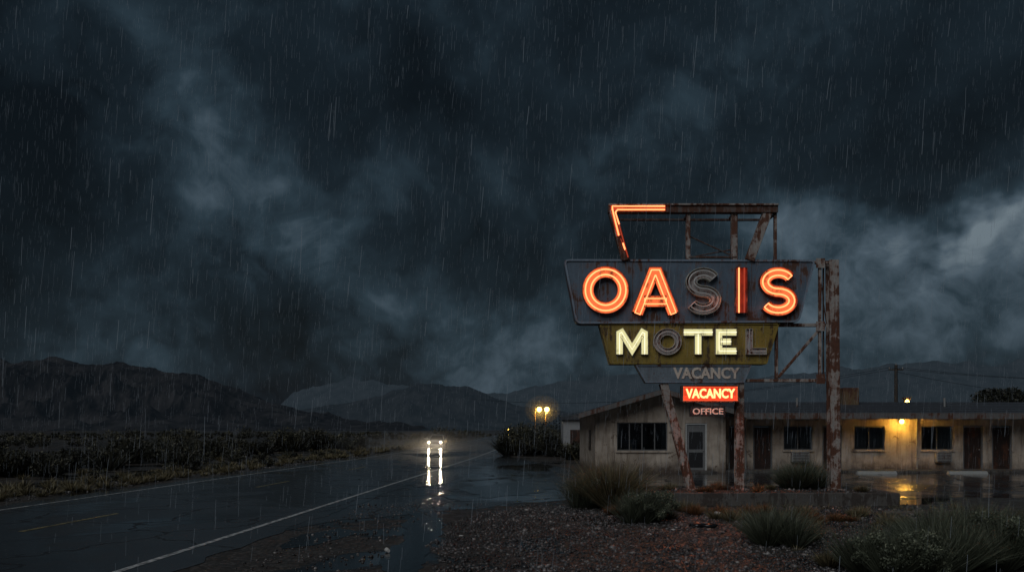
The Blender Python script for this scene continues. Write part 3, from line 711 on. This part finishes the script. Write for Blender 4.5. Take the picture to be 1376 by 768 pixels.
slab('barge_board_left',xl-.02,zl-.10,pk[0],pk[1]-.08,ey0-.045,ey0-.004,.22,FASC); slab('barge_board_right',pk[0]+.003,pk[1]-.08,xr+.02,zl-.10,ey0-.045,ey0-.004,.22,FASC)
def door(x0,x1,z1,y,parent,mat,white=False):
    e=empty_child('door',parent); yb=y+.08; fm=WHITE if white else TRIM
    box('frame_l',x0,x0+.07,yb-.05,yb+.02,.12,z1,fm,e); box('frame_r',x1-.07,x1,yb-.05,yb+.02,.12,z1,fm,e); box('frame_t',x0+.071,x1-.071,yb-.05,yb+.02,z1-.07,z1,fm,e)
    box('leaf',x0+.08,x1-.08,yb-.0,yb+.04,.13,z1-.08,mat,e)
    if white:
        for a,b in ((.25,.95),(1.1,1.9)): box('panel',x0+.18,x1-.18,yb-.012,yb-.003,a,min(b,z1-.2),DARK,e)
    else:
        for a,b in ((.25,.95),(1.1,1.9)): box('panel',x0+.2,x1-.2,yb-.014,yb-.003,a,min(b,z1-.2),mat,e,.006)
    cyl('knob',(x1-.15,yb-.05,1.05),(x1-.15,yb-.003,1.05),.03,.03,ACM,e)
door(od[0],od[1],od[3],OY,mo,plain('screen_door',(.17,.17,.17),.5),True)
wx1=36.0; ops=[];wins=[];doors=[]
for a,b in ((1053,1092),(1148,1189),(1238,1281),(1395,1436)): wins.append((fx(a,WY),fx(b,WY),fz(604,WY),fz(572,WY)))
for a,b in ((979,1000),(1012,1038),(1105,1131),(1294,1321),(1333,1360),(1450,1476)): doors.append((fx(a,WY),fx(b,WY),.12,fz(571,WY)))
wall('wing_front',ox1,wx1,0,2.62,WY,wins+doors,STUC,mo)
mesh('office_return_wall',[(ox1,OY,0),(ox1,WY,0),(ox1,WY,2.8),(ox1,OY,2.8)],[(0,1,2,3)],STUC,mo)
for i,q in enumerate(wins): window(*q,WY,mo,1,[[(.05,.5),(.62,.97)],[(0,.46),(.54,1)],[(.5,.98)],[(0,1)]][i])
for i,q in enumerate(doors): door(q[0],q[1],q[3],WY,mo,DOORM)
for i,(a,b) in enumerate(((1062,1085),(1255,1275),(1410,1430))):
    e=empty_child('air_conditioner',mo); xa,xb=fx(a,WY),fx(b,WY); za,zb=fz(620,WY),fz(607,WY)
    box('case',xa,xb,WY-.28,WY-.003,za,zb,ACM,e,.015)
    for k_ in range(6): zz=za+.05+(zb-za-.1)*k_/5; box('louvre',xa+.04,xb-.04,WY-.292,WY-.283,zz-.012,zz+.012,DARK,e)
ry0=37.0;ry1=43.2
rv=[(xr-.3,ry0,2.70),(wx1+.5,ry0,2.70),(wx1+.5,ry1,3.42),(xr-.3,ry1,3.42),(xr-.3,ry0,2.76),(wx1+.5,ry0,2.76),(wx1+.5,ry1,3.50),(xr-.3,ry1,3.50)]
mesh('wing_roof',rv,[(0,3,2,1),(4,5,6,7),(0,1,5,4),(1,2,6,5),(2,3,7,6),(3,0,4,7)],ROOF,mo)
mesh('wing_roof_back',[(xr-.3,ry1+.003,3.5),(wx1+.5,ry1+.003,3.5),(wx1+.5,48,2.7),(xr-.3,48,2.7)],[(0,1,2,3)],ROOF,mo)
for zz_ in range(7):
    yy=ry0+.1+zz_*.95; zt=2.76+(yy-ry0)*(.74/6.2); box('shingle_course',xr-.2,wx1+.4,yy,yy+.05,zt+.002,zt+.028,ROOF,mo)
box('wing_fascia',xr+.0,wx1+.5,ry0-.05,ry0-.004,2.50,2.78,FASC,mo)
mesh('soffit',[(xr-.3,ry0,2.625),(wx1,ry0,2.625),(wx1,WY,2.625),(xr-.3,WY,2.625)],[(0,1,2,3)],FASC,mo)
for i,xx in enumerate(np.arange(xr+1,wx1,2.44)):
    box('rafter_tail',xx-.03,xx+.03,ry0-.09,ry0-.052,2.52,2.76,FASC,mo)
box('roof_cooler',fx(1129,42),fx(1150,42),41.6,42.5,3.2,fz(521,42),rusty('cooler_metal',(.16,.11,.06),amt=.5),mo,.02)
for xx in (14.5,22.0,27.5): cyl('roof_vent',(xx,40.5,3.1),(xx,40.5,3.62),.05,.05,ACM,mo)
box('walkway',ox1+.02,wx1,36.95,WY-.003,0,.11,CONC,mo,.015)
box('office_step',od[0]-.3,od[1]+.3,36.3,OY-.003,0,.11,CONC,mo,.015)
for xx in (11.2,19.4,27.2): cyl('downpipe',(xx,WY-.06,.12),(xx,WY-.06,2.6),.035,.035,ACM,mo)
lx=fx(1214,37.8); lz=fz(566,37.8)
lam=empty_child('wall_lamp',mo); LAMP=emis('sodium_bulb',(1,.60,.10),14)
box('bracket',lx-.05,lx+.05,WY-.12,WY-.003,lz-.03,lz+.09,TRIM,lam)
def ball(name,c,r,mat,parent):
    import bmesh
    bm=bmesh.new(); bmesh.ops.create_uvsphere(bm,u_segments=16,v_segments=10,radius=r); m=bpy.data.meshes.new(name); bm.to_mesh(m); bm.free()
    m.materials.append(mat); m.polygons.foreach_set('use_smooth',[True]*len(m.polygons)); o=bpy.data.objects.new(name,m); o.location=c; return link(o,parent)
ball('bulb',(lx,WY-.24,lz),.11,LAMP,lam)
cyl('shade',(lx,WY-.24,lz+.11),(lx,WY-.24,lz+.16),.16,.08,TRIM,lam,14)
def point(name,loc,e,c,r,parent):
    l=bpy.data.lights.new(name,'POINT'); l.energy=e;l.color=c;l.shadow_soft_size=r; o=bpy.data.objects.new(name,l); o.location=loc; return link(o,parent)
point('lamp_light',(lx,WY-.50,lz-.05),66,(1,.52,.07),.1,lam)
def stop(px): 
    x=fx(px,36.2); e=empty('parking_block'); 
    v=[(x-.9,36.1,0),(x+.9,36.1,0),(x+.9,36.32,0),(x-.9,36.32,0),(x-.86,36.15,.13),(x+.86,36.15,.13),(x+.86,36.27,.13),(x-.86,36.27,.13)]
    mesh('block',v,[(0,3,2,1),(4,5,6,7),(0,1,5,4),(1,2,6,5),(2,3,7,6),(3,0,4,7)],plain('white_concrete',(.34,.34,.32),.5),e)
for px in (1178,1300): stop(px)
sh=empty('white_shed'); sx0,sx1=fx(757,58),fx(786,58); 
box('body',sx0,sx1,58,61,0,2.75,plain('shed_siding',(.30,.30,.30),.6),sh); slab_=mesh('roof',[(sx0-.2,57.7,2.76),(sx1+.2,57.7,2.76),(sx1+.2,61.3,3.05),(sx0-.2,61.3,3.05),(sx0-.2,57.7,2.9),(sx1+.2,57.7,2.9),(sx1+.2,61.3,3.2),(sx0-.2,61.3,3.2)],[(0,3,2,1),(4,5,6,7),(0,1,5,4),(1,2,6,5),(2,3,7,6),(3,0,4,7)],ROOF,sh)
box('door',sx0+.5,sx0+1.2,57.95,57.995,0,2.0,DOORM,sh)
# ------------------------------------------------------------ utility pole + wires, yard light, street lamps
WOOD=plain('pole_wood',(.05,.04,.032),.8)
up=empty('utility_pole'); ux,uy=fx(1204,60),60; uz=fz(490,60)
cyl('pole',(ux,uy,0),(ux,uy,uz),.16,.11,WOOD,up); beam('crossarm',(ux-.55,uy,uz-.35),(ux+.55,uy,uz-.35),.1,.1,WOOD,up)
for dx in (-.5,0,.5): cyl('insulator',(ux+dx,uy,uz-.3+(0.3 if dx==0 else 0)),(ux+dx,uy,uz-.15+(.3 if dx==0 else 0)),.04,.03,ACM,up)
def wire(a,b,sag):
    tube('wire',[tuple(Vector(a).lerp(Vector(b),t)-Vector((0,0,sag*4*t*(1-t)))) for t in np.linspace(0,1,24)],.012,PLA,up)
for dx in (-.5,.5):
    wire((ux+dx,uy,uz-.2),(ux+26+dx,uy-6,uz-.6),.9); wire((ux+dx,uy,uz-.2),(ux-34,uy+40,uz-1),1.4)
wire((ux,uy,uz-.5),(ux+8,44,3.3),.4); wire((ux,uy,uz-.5),(ux-7,44,3.5),.4)
def mist(name,c,r,dens,aniso=.6):
    import bmesh
    bm=bmesh.new(); bmesh.ops.create_uvsphere(bm,u_segments=32,v_segments=20,radius=1); m=bpy.data.meshes.new(name); bm.to_mesh(m); bm.free()
    a=bpy.data.materials.new(name+'_vol'); a.use_nodes=True; t=a.node_tree; t.nodes.remove(t.nodes['Principled BSDF'])
    vs=t.nodes.new('ShaderNodeVolumeScatter'); vs.inputs['Anisotropy'].default_value=aniso; vs.inputs['Density'].default_value=dens
    t.links.new(vs.outputs[0],t.nodes['Material Output'].inputs['Volume'])
    m.materials.append(a); o=bpy.data.objects.new(name,m); o.location=c; o.scale=r; return link(o)
def lamp_post(name,x,y,z,arm,e,bulb=.16):
    p=empty(name); cyl('pole',(x,y,0),(x,y,z+.1),.11,.08,RUSTD,p); beam('arm',(x,y,z+.12),(x+arm,y,z+.12),.05,.05,RUSTD,p,0)
    box('lamp_head',x+arm-.22,x+arm+.22,y-.14,y+.14,z+.03,z+.16,RUSTD,p); ball('bulb',(x+arm,y,z-.05-bulb*.4),bulb,LAMP,p)
    point('lamp_light',(x+arm,y-.1-bulb,z-.35-bulb),e,(1,.58,.10),.15,p)
zz=2+29*150/F
lamp_post('street_lamp',fx(719,150),150,zz,.8,900,.46); lamp_post('street_lamp',fx(733,150),150,zz,.25,900,.46)
lamp_post('street_lamp',fx(683,520),520,2.6,.3,60,.6)
for k_ in (3.4,2.2,1.2): mist('mist',(fx(729,149),149,zz-.3),(k_,k_*.8,k_*.8),.0055,.2)
lamp_post('yard_light',fx(1216,49),49,fz(537,49),.1,60,.15)
tr=empty('mesquite_tree'); tx,ty=fx(1364,62),62
cyl('trunk',(tx,ty,0),(tx+.2,ty,2.2),.28,.18,WOOD,tr)
cl=[]
for i in range(14):
    an=rng.uniform(0,6.28); l=rng.uniform(1.0,3.2); e=(tx+.2+math.cos(an)*l,ty+math.sin(an)*l*.6,2.2+rng.uniform(1.3,3.0)-l*.18); cyl('limb',(tx+.2,ty,2.0),e,.11,.03,WOOD,tr,7); cl.append(e)
    for j in range(3): cl.append((e[0]+rng.normal()*.6,e[1]+rng.normal()*.6,e[2]+rng.normal()*.3))
V,T,C=leaves(np.array(cl),190,.72,.50,.13); trimesh('crown',V,T,C,TREEF,tr)
# ------------------------------------------------------------ car
cxp=fx(588,88); car=empty('sedan_car',(cxp,88,.008),R(-2))
PAINT=plain('car_paint',(.42,.43,.44),.22,.3,var=.1); RUB=plain('tyre_rubber',(.015,.015,.015),.7); CGL=plain('car_glass',(.01,.012,.014),.08)
sec=[(-2.32,.86,.30,.60),(-2.22,.93,.24,.72),(-1.9,.98,.2,.80),(-1.1,1,.2,.90),(-.6,1,.2,.94),(.6,1,.2,.96),(1.5,1,.2,.97),(2.0,.97,.22,.93),(2.25,.9,.3,.85),(2.32,.84,.4,.7)]
v=[];f=[]
for y_,ws,zb,zt in sec:
    half=[(0,zb),(.70,zb),(.86,zb+.12),(.91,(zb+zt)/2+.05),(.84,zt-.03),(.70,zt+.015),(0,zt+.04)]
    ring=[(x*ws,y_,z) for x,z in half]+[(-x*ws,y_,z) for x,z in half[-2:0:-1]]; v+=ring
nr=12
for i in range(len(sec)-1):
    for j in range(nr): a_=i*nr+j;b_=i*nr+(j+1)%nr; f.append((a_,b_,b_+nr,a_+nr))
f.append(tuple(range(nr))); f.append(tuple(range((len(sec)-1)*nr,len(sec)*nr))[::-1])
mesh('body',v,f,PAINT,car,True)
v=[(-.76,-1.0,.93),(.76,-1.0,.93),(.76,1.8,.95),(-.76,1.8,.95),(-.60,-.15,1.42),(.60,-.15,1.42),(.60,1.05,1.42),(-.60,1.05,1.42)]
mesh('greenhouse',v,[(0,1,5,4),(1,2,6,5),(2,3,7,6),(3,0,4,7),(4,5,6,7)],CGL,car)
v=[(-.64,-.2,1.415),(.64,-.2,1.415),(.64,1.1,1.415),(-.64,1.1,1.415),(-.54,-.1,1.47),(.54,-.1,1.47),(.54,1.0,1.47),(-.54,1.0,1.47)]
mesh('roof',v,[(0,3,2,1),(4,5,6,7),(0,1,5,4),(1,2,6,5),(2,3,7,6),(3,0,4,7)],PAINT,car)
for sx in (-1,1):
    beam('a_pillar',(sx*.77,-1.02,.93),(sx*.61,-.16,1.43),.06,.05,PAINT,car,0); beam('c_pillar',(sx*.77,1.82,.95),(sx*.61,1.06,1.43),.1,.06,PAINT,car,0)
    for yy in (-1.42,1.40):
        cyl('wheel',(sx*.72,yy,.33),(sx*.93,yy,.33),.33,.33,RUB,car,20); cyl('hub',(sx*.90,yy,.33),(sx*.94,yy,.33),.19,.17,ACM,car,14)
    box('mirror',sx*.98-.09,sx*.98+.09,-.75,-.62,.92,1.05,PAINT,car,.03)
    hl=emis('headlight_glow',(1,.80,.52),10); cyl('headlight',(sx*.64,-2.35,.64),(sx*.64,-2.24,.64),.13,.13,hl,car,16)
    cyl('fog_light',(sx*.62,-2.36,.40),(sx*.62,-2.28,.40),.05,.05,emis('fog_light',(1,.7,.4),1.0),car,12)
    l=bpy.data.lights.new('headlight_beam','SPOT'); l.energy=330; l.color=(1,.80,.56); l.spot_size=R(120); l.spot_blend=1.0; l.shadow_soft_size=.10
    o=bpy.data.objects.new('headlight_beam',l); o.location=(sx*.64,-2.55,.66); o.rotation_euler=(R(60),0,R(180)); link(o,car)
box('grille',-.45,.45,-2.36,-2.3,.5,.68,DARK,car,.01); box('bumper',-.82,.82,-2.40,-2.28,.30,.44,PAINT,car,.03); box('plate',-.17,.17,-2.42,-2.401,.33,.42,WHITE,car)
for k_ in (1.0,.6): mist('mist',(cxp+.3,82,.2),(12*k_,8*k_,1.7*k_),.020,.4)
# ------------------------------------------------------------ rain
n=46000; X=rng.uniform(-24,26,n);Y=rng.uniform(5,34,n);Z=rng.uniform(0.1,22,n); Ln=rng.uniform(.08,.32,n); tx_=.07+.03*rng.normal(size=n)
d=np.stack([tx_*Ln,np.zeros(n),Ln],1); wd=rng.uniform(.0005,.0012,n); P=np.stack([X,Y,Z],1)
s=np.stack([wd,np.zeros(n),np.zeros(n)],1); s3=np.stack([np.zeros(n),wd,np.zeros(n)],1)
V=np.stack([P-s,P+s,P+s3,P+d-s,P+d+s,P+d+s3],1).reshape(-1,3)
T=(np.array([[0,1,4],[0,4,3],[1,2,5],[1,5,4],[2,0,3],[2,3,5]])[None]+(np.arange(n)*6)[:,None,None]).reshape(-1,3)
a=M('rain_water_glow'); a.set('Base Color',(.38,.41,.45)).set('Roughness',.3).set('Emission Color',(.55,.7,.85)).set('Emission Strength',.035)  # weak emission stands in for the light the streaks would catch
trimesh('rain',V,T,None,a.m)
# ------------------------------------------------------------ camera
cam=bpy.data.cameras.new('camera'); cam.sensor_width=36; cam.lens=F/1376*36; cam.shift_y=(HY-384)/1376; cam.clip_end=20000; cam.clip_start=.05
co=bpy.data.objects.new('camera',cam); link(co); co.location=(0,0,CH); co.rotation_euler=(R(90),0,0); scene.camera=co
